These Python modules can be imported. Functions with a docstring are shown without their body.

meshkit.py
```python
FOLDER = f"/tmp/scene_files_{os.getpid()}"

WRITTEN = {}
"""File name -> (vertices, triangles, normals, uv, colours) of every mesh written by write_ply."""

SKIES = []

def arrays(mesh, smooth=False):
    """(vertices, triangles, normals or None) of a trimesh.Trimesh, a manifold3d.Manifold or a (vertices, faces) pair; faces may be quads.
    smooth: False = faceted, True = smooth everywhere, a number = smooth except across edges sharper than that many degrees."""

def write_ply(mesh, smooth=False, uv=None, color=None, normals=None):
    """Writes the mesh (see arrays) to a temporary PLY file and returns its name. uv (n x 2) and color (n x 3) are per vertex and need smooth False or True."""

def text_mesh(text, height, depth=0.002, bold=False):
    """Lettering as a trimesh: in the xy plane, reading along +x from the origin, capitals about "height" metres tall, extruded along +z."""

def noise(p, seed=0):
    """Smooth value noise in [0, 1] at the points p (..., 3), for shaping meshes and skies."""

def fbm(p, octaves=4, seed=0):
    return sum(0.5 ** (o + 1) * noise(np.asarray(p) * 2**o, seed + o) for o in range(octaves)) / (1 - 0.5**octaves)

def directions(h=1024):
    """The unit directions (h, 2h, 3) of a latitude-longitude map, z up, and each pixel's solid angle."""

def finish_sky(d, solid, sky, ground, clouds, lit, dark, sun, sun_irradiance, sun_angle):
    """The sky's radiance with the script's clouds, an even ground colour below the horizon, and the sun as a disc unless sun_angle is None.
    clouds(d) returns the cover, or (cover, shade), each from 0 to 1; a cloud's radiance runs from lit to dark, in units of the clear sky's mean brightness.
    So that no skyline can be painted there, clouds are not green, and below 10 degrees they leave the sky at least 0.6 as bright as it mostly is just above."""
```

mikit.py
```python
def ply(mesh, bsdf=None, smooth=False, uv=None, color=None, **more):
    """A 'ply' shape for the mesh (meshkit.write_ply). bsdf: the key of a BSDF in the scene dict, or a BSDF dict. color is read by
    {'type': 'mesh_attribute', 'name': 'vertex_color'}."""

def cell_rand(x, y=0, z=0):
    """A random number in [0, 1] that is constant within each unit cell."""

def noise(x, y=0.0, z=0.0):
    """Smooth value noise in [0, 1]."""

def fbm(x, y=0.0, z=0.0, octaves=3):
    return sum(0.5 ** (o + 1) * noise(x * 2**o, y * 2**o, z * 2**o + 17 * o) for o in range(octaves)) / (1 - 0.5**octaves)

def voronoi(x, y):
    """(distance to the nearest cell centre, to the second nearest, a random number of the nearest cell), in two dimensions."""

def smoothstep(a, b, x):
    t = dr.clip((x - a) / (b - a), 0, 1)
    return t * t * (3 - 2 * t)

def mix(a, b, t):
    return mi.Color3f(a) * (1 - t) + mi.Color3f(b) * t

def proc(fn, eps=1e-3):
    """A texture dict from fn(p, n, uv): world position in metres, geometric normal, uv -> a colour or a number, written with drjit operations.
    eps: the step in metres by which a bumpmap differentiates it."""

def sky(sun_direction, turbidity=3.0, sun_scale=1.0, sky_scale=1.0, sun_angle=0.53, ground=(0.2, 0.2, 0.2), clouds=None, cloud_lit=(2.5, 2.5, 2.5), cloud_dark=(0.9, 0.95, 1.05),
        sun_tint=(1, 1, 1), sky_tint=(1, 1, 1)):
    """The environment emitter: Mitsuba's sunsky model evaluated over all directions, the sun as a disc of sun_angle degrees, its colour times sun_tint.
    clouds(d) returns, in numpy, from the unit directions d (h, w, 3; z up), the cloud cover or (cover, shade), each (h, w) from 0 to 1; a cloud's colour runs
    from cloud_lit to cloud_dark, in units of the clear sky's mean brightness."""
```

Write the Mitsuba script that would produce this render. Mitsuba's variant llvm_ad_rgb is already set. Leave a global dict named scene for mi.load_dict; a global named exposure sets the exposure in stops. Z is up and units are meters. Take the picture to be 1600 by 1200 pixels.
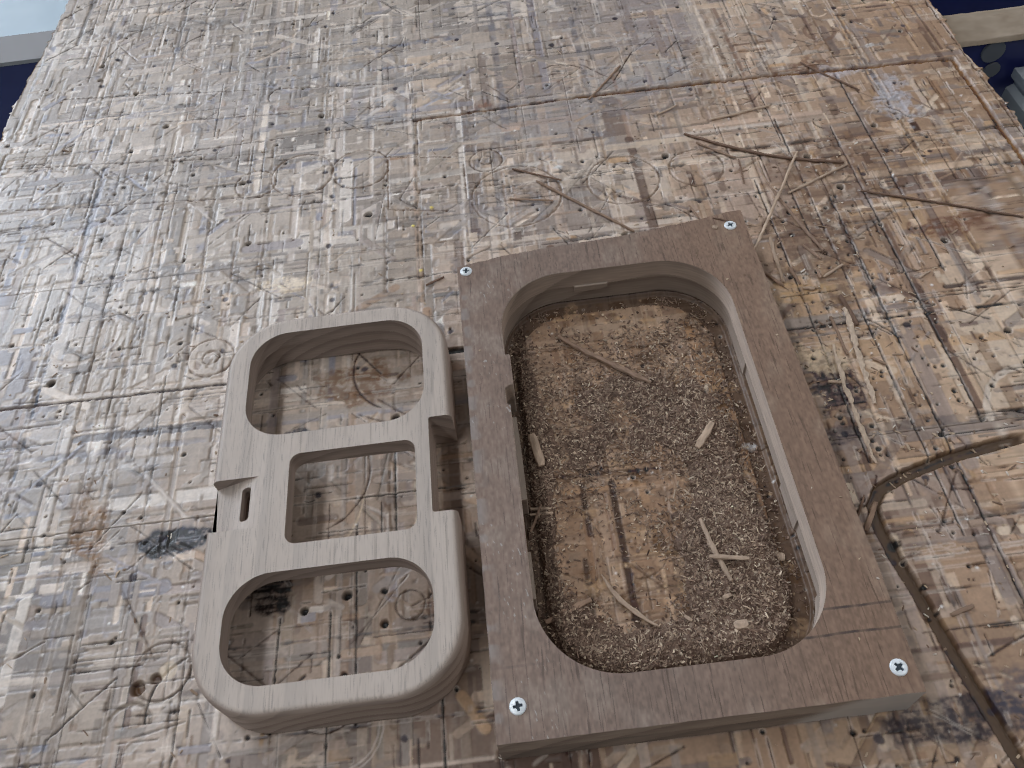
import math
import numpy as np, trimesh, manifold3d as m3, drjit as dr, mitsuba as mi
import mikit, meshkit
from mikit import proc, noise, fbm, smoothstep, mix
T = mi.ScalarTransform4f
scene, labels = {}, {}
MM = 0.001

# ------------------------------------------------------------------ camera, light, exposure
def rot(rx, ry, rz):
    c, s = math.cos, math.sin
    X = np.array([[1, 0, 0], [0, c(rx), -s(rx)], [0, s(rx), c(rx)]])
    Y = np.array([[c(ry), 0, s(ry)], [0, 1, 0], [-s(ry), 0, c(ry)]])
    Z = np.array([[c(rz), -s(rz), 0], [s(rz), c(rz), 0], [0, 0, 1]])
    return Z @ X @ Y
R = rot(0.6279, 0.0944, -0.1506)
CAM = np.array([0.0062, -0.2294, 0.5030])
scene['camera'] = {'type': 'perspective', 'fov': 62.96, 'fov_axis': 'x', 'near_clip': 0.01, 'far_clip': 60.0,
                   'to_world': T().look_at(origin=CAM.tolist(), target=(CAM - R[:, 2]).tolist(), up=R[:, 1].tolist())}
exposure = 0.0
TUBE_R, TUBE_L, WIN, AMB = 6.9, 10.6, 11.0, 0.08
# soft light of the bright workshop hall all around, two ceiling rows of tubes, daylight from tall windows far ahead on the left
scene['hall_light'] = {'type': 'constant', 'radiance': {'type': 'rgb', 'value': [AMB * 0.98, AMB, AMB * 1.04]}}
def lamp(key, origin, look, sx, sy, rad):
    scene[key] = {'type': 'rectangle', 'to_world': T().look_at(origin=origin, target=look, up=[0.01, 1, 0.02]) @ T().scale([sx, sy, 1]),
                  'emitter': {'type': 'area', 'radiance': {'type': 'rgb', 'value': rad}}, 'bsdf': {'type': 'diffuse'}}
lamp('lamp_row', [1.75, 0.1, 2.5], [1.75, 0.1, 0], 0.13, 2.4, [TUBE_R * 1.0, TUBE_R * 0.985, TUBE_R * 0.97])
lamp('lamp_row_001', [-1.2, 0.25, 2.5], [-1.2, 0.25, 0], 0.13, 2.4, [TUBE_L * 0.98, TUBE_L * 0.99, TUBE_L * 1.0])
lamp('window_light', [-4.4, 4.5, 2.7], [-0.2, 0.5, 0.0], 1.7, 1.0, [WIN * 0.86, WIN * 0.97, WIN * 1.12])
for k, l in (('lamp_row', 'long ceiling row of white tubes right of the board'), ('lamp_row_001', 'long ceiling row of white tubes left of the board'),
             ('window_light', 'tall cool daylight window far beyond the board')):
    labels[k] = {'label': l, 'category': 'lamp' if 'lamp' in k else 'window'}

# ------------------------------------------------------------------ helpers
def lin(c):
    c = np.asarray(c, float) / 255.0
    return np.where(c <= 0.04045, c / 12.92, ((c + 0.055) / 1.055) ** 2.4)
def put(key, mesh, bsdf, smooth=False, color=None, **more):
    n, i = key, 1
    while n in scene:
        n = f'{key}_{i:03d}'; i += 1
    scene[n] = mikit.ply(mesh, bsdf, smooth=smooth, color=color, **more)
    return n
def tag(key, label, cat=None, group=None, kind=None):
    d = {'label': label}
    if cat: d['category'] = cat
    if group: d['group'] = group
    if kind: d['kind'] = kind
    labels[key] = d
def box(x0, x1, y0, y1, z0, z1):
    b = trimesh.creation.box(extents=(x1 - x0, y1 - y0, z1 - z0)); b.apply_translation(((x0 + x1) / 2, (y0 + y1) / 2, (z0 + z1) / 2)); return b
def rrect(x0, x1, y0, y1, r, n=20):
    """points of a rounded rectangle, counter-clockwise; r may be four radii (from lower right, counter-clockwise)"""
    r = [r] * 4 if np.isscalar(r) else r
    pts = []
    for (cx, cy, a), q in zip(((x1, y0, -90), (x1, y1, 0), (x0, y1, 90), (x0, y0, 180)), r):
        ox = cx - q if cx == x1 else cx + q
        oy = cy - q if cy == y1 else cy + q
        for k in range(n + 1):
            t = math.radians(a + 90 * k / n); pts.append((ox + q * math.cos(t), oy + q * math.sin(t)))
    return np.array(pts)
def prism(pts, z0, z1):
    return m3.Manifold.extrude(m3.CrossSection([np.asarray(pts, float)]), z1 - z0).translate((0, 0, z0))
def tm(man):
    m = man.to_mesh(); return trimesh.Trimesh(m.vert_properties[:, :3], m.tri_verts, process=False)

# ------------------------------------------------------------------ materials
def wood_rings(p, x0, z0, period):
    """flat-sawn rings about a pith line along y, wavering a little along the length"""
    wob = fbm(p.x * 14, p.y * 5, p.z * 20, 3) * 0.012
    r = dr.sqrt(dr.square(p.x - x0) + dr.square(p.z - z0)) + wob
    q = r / period
    f = q - dr.floor(q)
    return smoothstep(0.35, 0.93, f) * (1 - smoothstep(0.93, 1.0, f)), q
def caddy_color(p, n, uv):
    f, q = wood_rings(p, -0.10, -0.075, 0.0105)
    big = fbm(p.x * 30, p.y * 4, p.z * 30, 3)
    pore = noise(p.x * 2000, p.y * 120 + noise(p.x * 300, p.z * 300) * 9, p.z * 1300)
    pore2 = noise(p.x * 950 + 31, p.y * 32, p.z * 650)
    fine = noise(p.x * 2600, p.y * 260, p.z * 2600)
    top = mix([0.465, 0.395, 0.345], [0.56, 0.492, 0.44], big)
    top = top * (0.93 + 0.10 * fine)
    top = mix(top, [0.23, 0.20, 0.185], 0.50 * smoothstep(0.60, 0.86, pore))
    top = mix(top, [0.32, 0.272, 0.235], 0.6 * smoothstep(0.58, 0.85, pore2))
    top = mix(top, [0.30, 0.27, 0.25], 0.28 * f)
    # cut walls: long grain at the sides, burnished darker end grain at the ends
    end = smoothstep(0.25, 0.8, dr.abs(n.y))
    wall = mix([0.40, 0.325, 0.28], [0.32, 0.257, 0.22], big)
    wall = mix(wall, [0.125, 0.098, 0.09], (0.15 + 0.30 * end) * f * (0.5 + fbm(p.z * 130, p.x * 3, 7.0)))
    wall = wall * (0.9 + 0.2 * noise(p.x * 90, p.y * 90, p.z * 900)) * (1 - 0.08 * end)
    return mix(wall, top, smoothstep(0.72, 0.97, n.z))
scene['walnut'] = {'type': 'principled', 'base_color': proc(caddy_color), 'roughness': 0.55, 'specular': 0.35}

def offcut_color(p, n, uv):
    f, q = wood_rings(p, 0.13, -0.16, 0.021)
    big = fbm(p.x * 16, p.y * 5, p.z * 20 + 3, 4)
    blot = fbm(p.x * 55 + 9, p.y * 40, 2.0, 3)
    pore = noise(p.x * 1050, p.y * 70 + noise(p.x * 260, 5.0) * 7, p.z * 1000)
    fine = fbm(p.x * 700, p.y * 420, p.z * 600, 2)
    streak = fbm(p.x * 330, p.y * 14, 1.0, 2)
    top = mix([0.205, 0.144, 0.115], [0.27, 0.204, 0.172], big)
    top = mix(top, [0.30, 0.24, 0.204], 0.55 * smoothstep(0.52, 0.75, blot))
    top = top * (0.74 + 0.44 * fine) * (0.93 + 0.14 * streak) * (0.86 + 0.26 * noise(p.x * 900, p.y * 260, 3.0))
    top = mix(top, [0.075, 0.052, 0.045], 0.55 * smoothstep(0.64, 0.88, pore))
    # warmer bare strip towards the right end, lighter left member
    top = mix(top, top * mi.Color3f(1.10, 0.98, 0.86), smoothstep(0.05, 0.2, p.x))
    top = mix(top, top * mi.Color3f(1.12, 1.12, 1.12), smoothstep(0.06, -0.03, p.x))
    wear = smoothstep(0.010, 0.0, dr.abs(p.x + 0.0275)) * smoothstep(0.45, 0.75, noise(p.y * 160, p.x * 160))
    top = mix(top, [0.34, 0.33, 0.33], 0.4 * wear)
    scr = smoothstep(0.86, 0.93, noise(p.x * 900 + p.y * 260, p.y * 260 - p.x * 90, 9.0)) * smoothstep(0.45, 0.7, noise(p.x * 45, p.y * 45, 6.0)) * smoothstep(0.02, -0.005, p.x)
    top = mix(top, [0.46, 0.45, 0.44], 0.6 * scr)
    # planer snipe lines across the right member
    l1 = smoothstep(0.0011, 0.0003, dr.abs(p.y + 0.0683 + 0.0006 * noise(p.x * 120)))
    l2 = smoothstep(0.0011, 0.0003, dr.abs(p.y + 0.0827 + 0.0006 * noise(p.x * 120, 4.0)))
    right = smoothstep(0.135, 0.15, p.x)
    top = mix(top, [0.05, 0.042, 0.042], right * dr.maximum(l1, l2) * (0.35 + 0.5 * noise(p.x * 200, 8.0)))
    lowline = smoothstep(0.0012, 0.0003, dr.abs(p.y + 0.0795 - 0.01 * p.x)) * smoothstep(0.02, -0.005, p.x)
    top = mix(top, [0.08, 0.068, 0.066], 0.35 * lowline * noise(p.x * 300, 3.0))
    end = smoothstep(0.25, 0.8, dr.abs(n.y))
    wall = mix([0.51, 0.418, 0.35], [0.43, 0.345, 0.285], big)
    wall = mix(wall, [0.12, 0.09, 0.078], (0.10 + 0.24 * end) * f)
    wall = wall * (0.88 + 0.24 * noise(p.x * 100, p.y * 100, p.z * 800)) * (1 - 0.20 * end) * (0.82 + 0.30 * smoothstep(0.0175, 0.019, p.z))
    # fresh pale sawn facet at the right end of the front face
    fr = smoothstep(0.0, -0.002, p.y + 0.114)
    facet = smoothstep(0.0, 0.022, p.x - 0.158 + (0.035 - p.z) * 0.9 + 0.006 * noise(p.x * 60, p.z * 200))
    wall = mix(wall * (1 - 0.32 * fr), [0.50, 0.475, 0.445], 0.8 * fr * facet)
    top = mix(top, [0.43, 0.365, 0.31], smoothstep(0.032, 0.030, p.z))      # freshly cut ledges of the tabs
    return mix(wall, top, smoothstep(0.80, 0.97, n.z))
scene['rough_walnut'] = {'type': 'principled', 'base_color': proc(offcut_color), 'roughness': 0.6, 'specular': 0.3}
scene['zinc'] = {'type': 'principled', 'base_color': {'type': 'rgb', 'value': [0.80, 0.86, 0.90]}, 'metallic': 0.12, 'roughness': 0.36, 'specular': 0.7}
scene['recess_shade'] = {'type': 'principled', 'base_color': {'type': 'rgb', 'value': [0.03, 0.045, 0.06]}, 'metallic': 0.2, 'roughness': 0.5}
VC = {'type': 'mesh_attribute', 'name': 'vertex_color'}
scene['worn_board'] = {'type': 'principled', 'base_color': VC, 'roughness': 0.46, 'specular': 0.55}
scene['splinter_wood'] = {'type': 'twosided', 'bsdf': {'type': 'principled', 'base_color': VC, 'roughness': 0.7, 'specular': 0.25}}
scene['navy_paint'] = {'type': 'principled', 'roughness': 0.4, 'specular': 0.45,
    'base_color': proc(lambda p, n, uv: mix([0.014, 0.018, 0.10], [0.022, 0.03, 0.14], fbm(p.x * 20, p.y * 20, p.z * 25)))}
scene['beam_dust'] = {'type': 'principled', 'roughness': 0.8,
    'base_color': proc(lambda p, n, uv: mix(mix([0.26, 0.20, 0.145], [0.38, 0.315, 0.245], fbm(p.x * 60, p.y * 90, 0.0, 4)), [0.28, 0.28, 0.29], smoothstep(0.1, -0.4, p.x)))}
scene['floor_paint'] = {'type': 'principled', 'roughness': 0.4,
    'base_color': proc(lambda p, n, uv: mix([0.46, 0.55, 0.61], [0.58, 0.66, 0.70], fbm(p.x * 6, p.y * 6, 0.0, 4)))}
scene['aluminium'] = {'type': 'principled', 'base_color': {'type': 'rgb', 'value': [0.42, 0.47, 0.50]}, 'metallic': 0.5, 'roughness': 0.4}
scene['black_rubber'] = {'type': 'principled', 'base_color': {'type': 'rgb', 'value': [0.07, 0.085, 0.10]}, 'roughness': 0.6}
scene['hole_grey'] = {'type': 'principled', 'base_color': {'type': 'rgb', 'value': [0.13, 0.14, 0.16]}, 'roughness': 0.6}

# ------------------------------------------------------------------ the setting beyond the board
fl = put('floor', box(-6, 6, -3, 9, -0.9, -0.85), 'floor_paint'); tag(fl, 'pale blue grey workshop floor far below the board', kind='structure')

# ------------------------------------------------------------------ the worn spoilboard: height and colour laid down cut by cut
rng = np.random.default_rng(11)
RES = 0.6                                                    # mm per cell
X0, X1, Y0, Y1 = -492.0, 502.0, -215.0, 885.0
NX, NY = int((X1 - X0) / RES), int((Y1 - Y0) / RES)
H = np.zeros((NY, NX), np.float32)
C = np.zeros((NY, NX, 3), np.float32)
def vnoise(shape_y, shape_x, cy, cx, r):
    """smooth value noise with cells of cy by cx raster cells"""
    gy, gx = int(shape_y / cy) + 3, int(shape_x / cx) + 3
    g = r.random((gy, gx)).astype(np.float32)
    y, x = np.arange(shape_y) / cy, np.arange(shape_x) / cx
    iy, ix = y.astype(int), x.astype(int)
    ty, tx = (y - iy).astype(np.float32), (x - ix).astype(np.float32)
    ty, tx = ty * ty * (3 - 2 * ty), tx * tx * (3 - 2 * tx)
    a = g[iy] * (1 - ty)[:, None] + g[iy + 1] * ty[:, None]
    return a[:, ix] * (1 - tx) + a[:, ix + 1] * tx
N_ROUGH = vnoise(NY, NX, 5, 5, rng) - 0.5
N_MID = vnoise(NY, NX, 16, 16, rng) - 0.5
N_BIG = vnoise(NY, NX, 130, 130, rng)
N_FINE = vnoise(NY, NX, 1.7, 1.7, rng) - 0.5
GX = (0.55 * vnoise(NY, NX, 1.6, 45, rng) + 0.45 * vnoise(NY, NX, 4, 110, rng)) - 0.5
GY = (0.55 * vnoise(NY, NX, 45, 1.6, rng) + 0.45 * vnoise(NY, NX, 110, 4, rng)) - 0.5
def sst(a, b, x):
    t = np.clip((x - a) / (b - a), 0, 1); return t * t * (3 - 2 * t)
xs = (X0 + (np.arange(NX) + 0.5) * RES).astype(np.float32)
ys = (Y0 + (np.arange(NY) + 0.5) * RES).astype(np.float32)
# how brown (near and to the right) or greyed by dust and painted-in cool sheen (to the left and far) the wood is
def warmth(x, y):
    return np.clip(0.56 + 0.0016 * x - 0.0008 * (y - 150), 0.05, 1.0)
PAL_GREY = lin([[205, 195, 183], [177, 168, 158], [162, 155, 149], [152, 150, 157], [192, 183, 174], [140, 133, 128], [214, 207, 198], [168, 157, 144]])
PAL_WARM = lin([[196, 172, 146], [170, 144, 121], [140, 118, 103], [186, 157, 125], [120, 101, 91], [208, 190, 168], [158, 131, 108], [150, 136, 128]])
def pick(x, y, spread=0.24):
    w = np.clip(warmth(x, y) + rng.normal(0, spread), 0, 1)
    i = rng.integers(0, 8)
    c = PAL_GREY[i] * (1 - w) + PAL_WARM[i] * w
    return c * np.exp(rng.normal(0, 0.10))
w0 = warmth(xs[None, :], ys[:, None])[..., None].astype(np.float32)
C[:] = PAL_GREY[1] * (1 - w0) + PAL_WARM[1] * w0
C *= (0.85 + 0.3 * N_BIG)[..., None]
def window(x0, x1, y0, y1):
    i0, i1 = max(0, int((x0 - X0) / RES)), min(NX, int((x1 - X0) / RES) + 2)
    j0, j1 = max(0, int((y0 - Y0) / RES)), min(NY, int((y1 - Y0) / RES) + 2)
    return (slice(j0, j1), slice(i0, i1)) if i1 > i0 + 1 and j1 > j0 + 1 else None
def lay(s, a, col, dz=None, a_h=None, level=None):
    C[s] += (np.asarray(col, np.float32) - C[s]) * a[..., None]
    if level is not None: H[s] += (level - H[s]) * (a if a_h is None else a_h)
    elif dz: H[s] += dz * (a if a_h is None else a_h)
def stroke(x0, y0, x1, y1, w, col, depth=0.0, rough=0.35, opacity=1.0, level=None, rim=0.0, fade=0.0):
    """one straight cut of the cutter, w wide"""
    m = w / 2 + 2
    s = window(min(x0, x1) - m, max(x0, x1) + m, min(y0, y1) - m, max(y0, y1) + m)
    if s is None: return
    X, Y = xs[None, s[1]], ys[s[0], None]
    L = math.hypot(x1 - x0, y1 - y0) + 1e-6
    ux, uy = (x1 - x0) / L, (y1 - y0) / L
    t = np.clip((X - x0) * ux + (Y - y0) * uy, 0, L)
    d = np.hypot(X - x0 - t * ux, Y - y0 - t * uy) + N_ROUGH[s] * rough * 2
    a = 1 - sst(w / 2 - 0.45, w / 2 + 0.45, d)
    if fade: a = a * np.clip((0.5 + fade) - 2.4 * fade * (N_MID[s] + 0.5 * N_ROUGH[s] + 0.5), 0, 1)
    lay(s, a * opacity, col, -depth, a, level)
    if rim:
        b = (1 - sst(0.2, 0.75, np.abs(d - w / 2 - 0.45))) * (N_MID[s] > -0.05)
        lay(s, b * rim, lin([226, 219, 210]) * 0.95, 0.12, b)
def ring(cx, cy, r, w, col, depth=0.5, a0=0, a1=360, rough=0.3, opacity=1.0, rim=0.0):
    m = r + w
    s = window(cx - m, cx + m, cy - m, cy + m)
    if s is None: return
    X, Y = xs[None, s[1]] - cx, ys[s[0], None] - cy
    d = np.abs(np.hypot(X, Y) - r) + N_ROUGH[s] * rough * 2
    a = 1 - sst(w / 2 - 0.4, w / 2 + 0.4, d)
    if a1 - a0 < 360:
        ang = (np.degrees(np.arctan2(Y, X)) - a0) % 360
        a = a * (ang < (a1 - a0))
    lay(s, a * opacity, col, -depth, a)
    if rim:
        b = (1 - sst(0.2, 0.75, np.abs(d - w / 2 - 0.45))) * (N_MID[s] > 0.0)
        lay(s, b * rim, lin([222, 214, 204]), 0.1, b)
def disc(cx, cy, r, col, depth=0.0, rough=0.2, opacity=1.0, rim=0.0, edge=0.4):
    m = r * 1.6 + 2
    s = window(cx - m, cx + m, cy - m, cy + m)
    if s is None: return
    d = np.hypot(xs[None, s[1]] - cx, ys[s[0], None] - cy) + N_ROUGH[s] * rough * 2
    if rim:
        b = 1 - sst(r * 1.15, r * 1.5 + 0.5, d)
        lay(s, b * rim, lin([214, 203, 188]), 0.15, b)
    a = 1 - sst(r - edge, r + edge, d)
    lay(s, a * opacity, col, -depth, a)
def blob(cx, cy, rx, ry, col, opacity=0.8, rough=0.5, depth=0.0, ang=0.0):
    m = max(rx, ry) * 1.6
    s = window(cx - m, cx + m, cy - m, cy + m)
    if s is None: return
    X, Y = xs[None, s[1]] - cx, ys[s[0], None] - cy
    c, sn = math.cos(ang), math.sin(ang)
    d = np.hypot((c * X + sn * Y) / rx, (-sn * X + c * Y) / ry) + (N_BIG[s] - 0.5) * rough + N_MID[s] * rough * 1.1 + N_ROUGH[s] * rough * 0.6
    a = 1 - sst(0.75, 1.05, d)
    a = a * np.clip(0.78 + 1.1 * N_ROUGH[s] + 1.0 * GX[s] + 0.8 * N_FINE[s], 0.1, 1)
    lay(s, a * opacity, col, -depth, a)
def rect(x0, x1, y0, y1, col, level=None, opacity=1.0, rough=0.4, fade=0.0):
    s = window(x0 - 2, x1 + 2, y0 - 2, y1 + 2)
    if s is None: return
    X, Y = xs[None, s[1]], ys[s[0], None]
    d = np.maximum(np.maximum(x0 - X, X - x1), np.maximum(y0 - Y, Y - y1)) + N_ROUGH[s] * rough * 2
    a = 1 - sst(-0.4, 0.4, d)
    if fade: a = a * np.clip((0.5 + fade) - 2.4 * fade * (N_MID[s] + 0.5 * N_ROUGH[s] + 0.5), 0, 1)
    lay(s, a * opacity, col, level=level, a_h=a)
def rx_(): return rng.uniform(X0, X1)
def ry_(): return rng.uniform(Y0, Y1)
DARK = lin([72, 58, 50])
def axis_stroke(wmin, wmax, lmin, lmax, along=None, **kw):
    x, y, L = rx_(), ry_(), math.exp(rng.uniform(math.log(lmin), math.log(lmax)))
    t = rng.normal(0, 0.004)
    w = rng.uniform(wmin, wmax)
    col = kw.pop('col', None)
    if col is None: col = pick(x, y)
    if (rng.random() < 0.5) if along is None else along == 'x': stroke(x, y, x + L, y + L * t, w, col, **kw)
    else: stroke(x, y, x + L * t, y + L, w, col, **kw)

# wide shallow pockets, then many passes of narrower cuts, sharp-edged, one side often with the shade of its step put into the colour
def cut(x0, y0, x1, y1, w, col, lev, op, fd=0.0):
    stroke(x0, y0, x1, y1, w, col, level=lev, rough=0.16, opacity=op, fade=fd)
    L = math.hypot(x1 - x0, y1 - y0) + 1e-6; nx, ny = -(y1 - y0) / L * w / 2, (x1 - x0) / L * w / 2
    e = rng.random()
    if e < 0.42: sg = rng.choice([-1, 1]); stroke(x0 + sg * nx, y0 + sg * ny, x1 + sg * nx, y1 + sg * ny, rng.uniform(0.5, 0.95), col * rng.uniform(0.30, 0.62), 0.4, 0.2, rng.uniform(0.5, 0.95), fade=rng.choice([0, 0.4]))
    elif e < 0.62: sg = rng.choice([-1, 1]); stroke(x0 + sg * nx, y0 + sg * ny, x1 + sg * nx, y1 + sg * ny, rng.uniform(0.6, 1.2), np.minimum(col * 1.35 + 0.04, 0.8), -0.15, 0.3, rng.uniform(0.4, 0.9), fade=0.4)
for _ in range(120):
    x, y = rx_(), ry_(); w, h = rng.uniform(20, 130), rng.uniform(20, 130)
    rect(x, x + w, y, y + h, pick(x, y), level=-rng.uniform(0.0, 0.8), opacity=rng.uniform(0.5, 0.9), rough=0.15)
for k in range(300):                                          # torn, flaked spots
    x, y = rx_(), ry_()
    blob(x, y, rng.uniform(3, 12), rng.uniform(2, 5), pick(x, y) * rng.choice([0.75, 1.1]), rng.uniform(0.4, 0.8), rough=0.8, depth=rng.uniform(-0.1, 0.3), ang=rng.choice([0, 1.57]))
for rnd in range(3):
    for k in range(760):
        x, y, L = rx_() - 30, ry_() - 30, math.exp(rng.uniform(math.log(10), math.log(230)))
        w = rng.choice([2.5, 4, 6, 8, 11], p=[0.24, 0.30, 0.26, 0.14, 0.06]); t = rng.normal(0, 0.003); ax = rng.random() < 0.45
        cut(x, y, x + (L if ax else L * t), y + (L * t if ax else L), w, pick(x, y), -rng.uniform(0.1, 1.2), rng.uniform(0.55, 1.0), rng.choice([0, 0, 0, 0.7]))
    for k in range(280):                                      # slanting and free cuts
        x, y, L, w = rx_(), ry_(), rng.uniform(8, 70), rng.choice([2.2, 3.2, 5, 7])
        a = rng.choice([0.55, 0.8, 2.3, 2.6, rng.uniform(0, math.pi)])
        cut(x, y, x + L * math.cos(a), y + L * math.sin(a), w, pick(x, y), -rng.uniform(0.1, 1.0), rng.uniform(0.5, 0.95), rng.choice([0, 0, 0.7]))
    for k in range(1300):                                     # small rectangular remnants of older cuts
        x, y = rx_(), ry_(); w, h = (rng.uniform(3, 20), rng.uniform(1.6, 7))
        if rng.random() < 0.5: w, h = h, w
        rect(x, x + w, y, y + h, pick(x, y, 0.2) * rng.choice([0.85, 1.0, 1.12]), level=-rng.uniform(0, 0.9), opacity=rng.uniform(0.5, 1.0), rough=0.18, fade=rng.choice([0, 0, 0.8]))
    for k in range(12):
        x, y, a = rx_(), ry_(), rng.uniform(0, 360)
        ring(x, y, rng.uniform(6, 45), rng.choice([1.2, 2.5, 4.0]), pick(x, y), 0.4, a, a + rng.uniform(60, 360), opacity=0.8, rough=0.15, rim=rng.choice([0, 0.3]))
# rows of routed edges running across the whole board
for k in range(34):
    y = ry_(); x = rng.uniform(X0, 200); L = rng.uniform(150, 650)
    stroke(x, y, x + L, y + rng.normal(0, 1.5), rng.uniform(0.9, 2.6), pick(x, y) * rng.choice([0.5, 0.6, 1.1]), depth=0.8, rough=0.5, fade=0.7, rim=0.3)
    x = rx_(); y = rng.uniform(Y0, 500); L = rng.uniform(150, 600)
    stroke(x, y, x + rng.normal(0, 1.5), y + L, rng.uniform(0.9, 3.2), pick(x, y) * rng.choice([0.6, 0.75, 1.1]), depth=0.8, rough=0.5, fade=0.5, rim=0.3)
# ---- cuts one can single out
BRN, TAN, GRY, LGT = lin([104, 82, 63]), lin([176, 150, 122]), lin([116, 113, 122]), lin([205, 193, 178])
stroke(-395, 176, -215, 174, 2.2, lin([96, 84, 78]), 1.2, 0.6, rim=0.4)
stroke(-490, 176, -330, 175.5, 2.0, lin([120, 106, 98]), 0.8, 0.6, fade=0.5)
stroke(-326, 139, -206, 137, 7, lin([118, 114, 116]), 0.5, 0.6, 0.8)
stroke(-480, 126, -200, 124, 5, lin([136, 134, 143]), 0.5, 0.6, 0.7, fade=0.5)
stroke(205, 66, 489, 62, 7.5, lin([98, 94, 95]), 0.9, 0.6, 0.9, fade=0.25)
stroke(-60, 180, -20, 179, 5, lin([38, 28, 24]), 2.5, 0.3)
for y0, y1, x, w in ((475, 235, -61.5, 3.6), (420, 250, -92, 2.6), (430, 150, -252, 2.4), (470, 120, -300, 2.4), (390, 100, -330, 1.6), (330, -150, -292, 2.6), (200, -200, -312, 2.2), (90, -180, -262, 1.8)):
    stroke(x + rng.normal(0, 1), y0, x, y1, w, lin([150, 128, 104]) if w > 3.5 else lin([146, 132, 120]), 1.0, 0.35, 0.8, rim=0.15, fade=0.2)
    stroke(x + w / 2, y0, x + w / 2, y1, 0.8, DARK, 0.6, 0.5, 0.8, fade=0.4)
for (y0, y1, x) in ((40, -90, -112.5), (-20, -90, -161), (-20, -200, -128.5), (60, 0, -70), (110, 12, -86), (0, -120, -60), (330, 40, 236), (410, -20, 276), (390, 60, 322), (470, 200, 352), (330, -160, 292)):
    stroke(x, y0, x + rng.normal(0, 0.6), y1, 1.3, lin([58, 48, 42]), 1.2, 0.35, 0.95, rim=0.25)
for cx, cy, r, w in ((-214, 408, 19, 1.6), (-170, 413.6, 29, 1.8), (-115, 412, 27, 1.8), (3.2, 402, 15, 1.6), (3.2, 402, 6, 1.2), (26.7, 348.4, 40, 2.4), (123.2, 352, 32, 2.2), (190, 356, 24, 2.0), (-232, 202.7, 18.5, 1.8), (-232, 202.7, 6.5, 1.2)):
    ring(cx, cy, r, w * 0.85, lin([134, 114, 97]), 0.7, 0, 360, 0.5, 0.75, rim=0.35)
    ring(cx, cy, r + w * 0.4, 0.8, DARK, 0.5, rng.uniform(0, 360), rng.uniform(360, 480), 0.5, 0.5)
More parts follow.
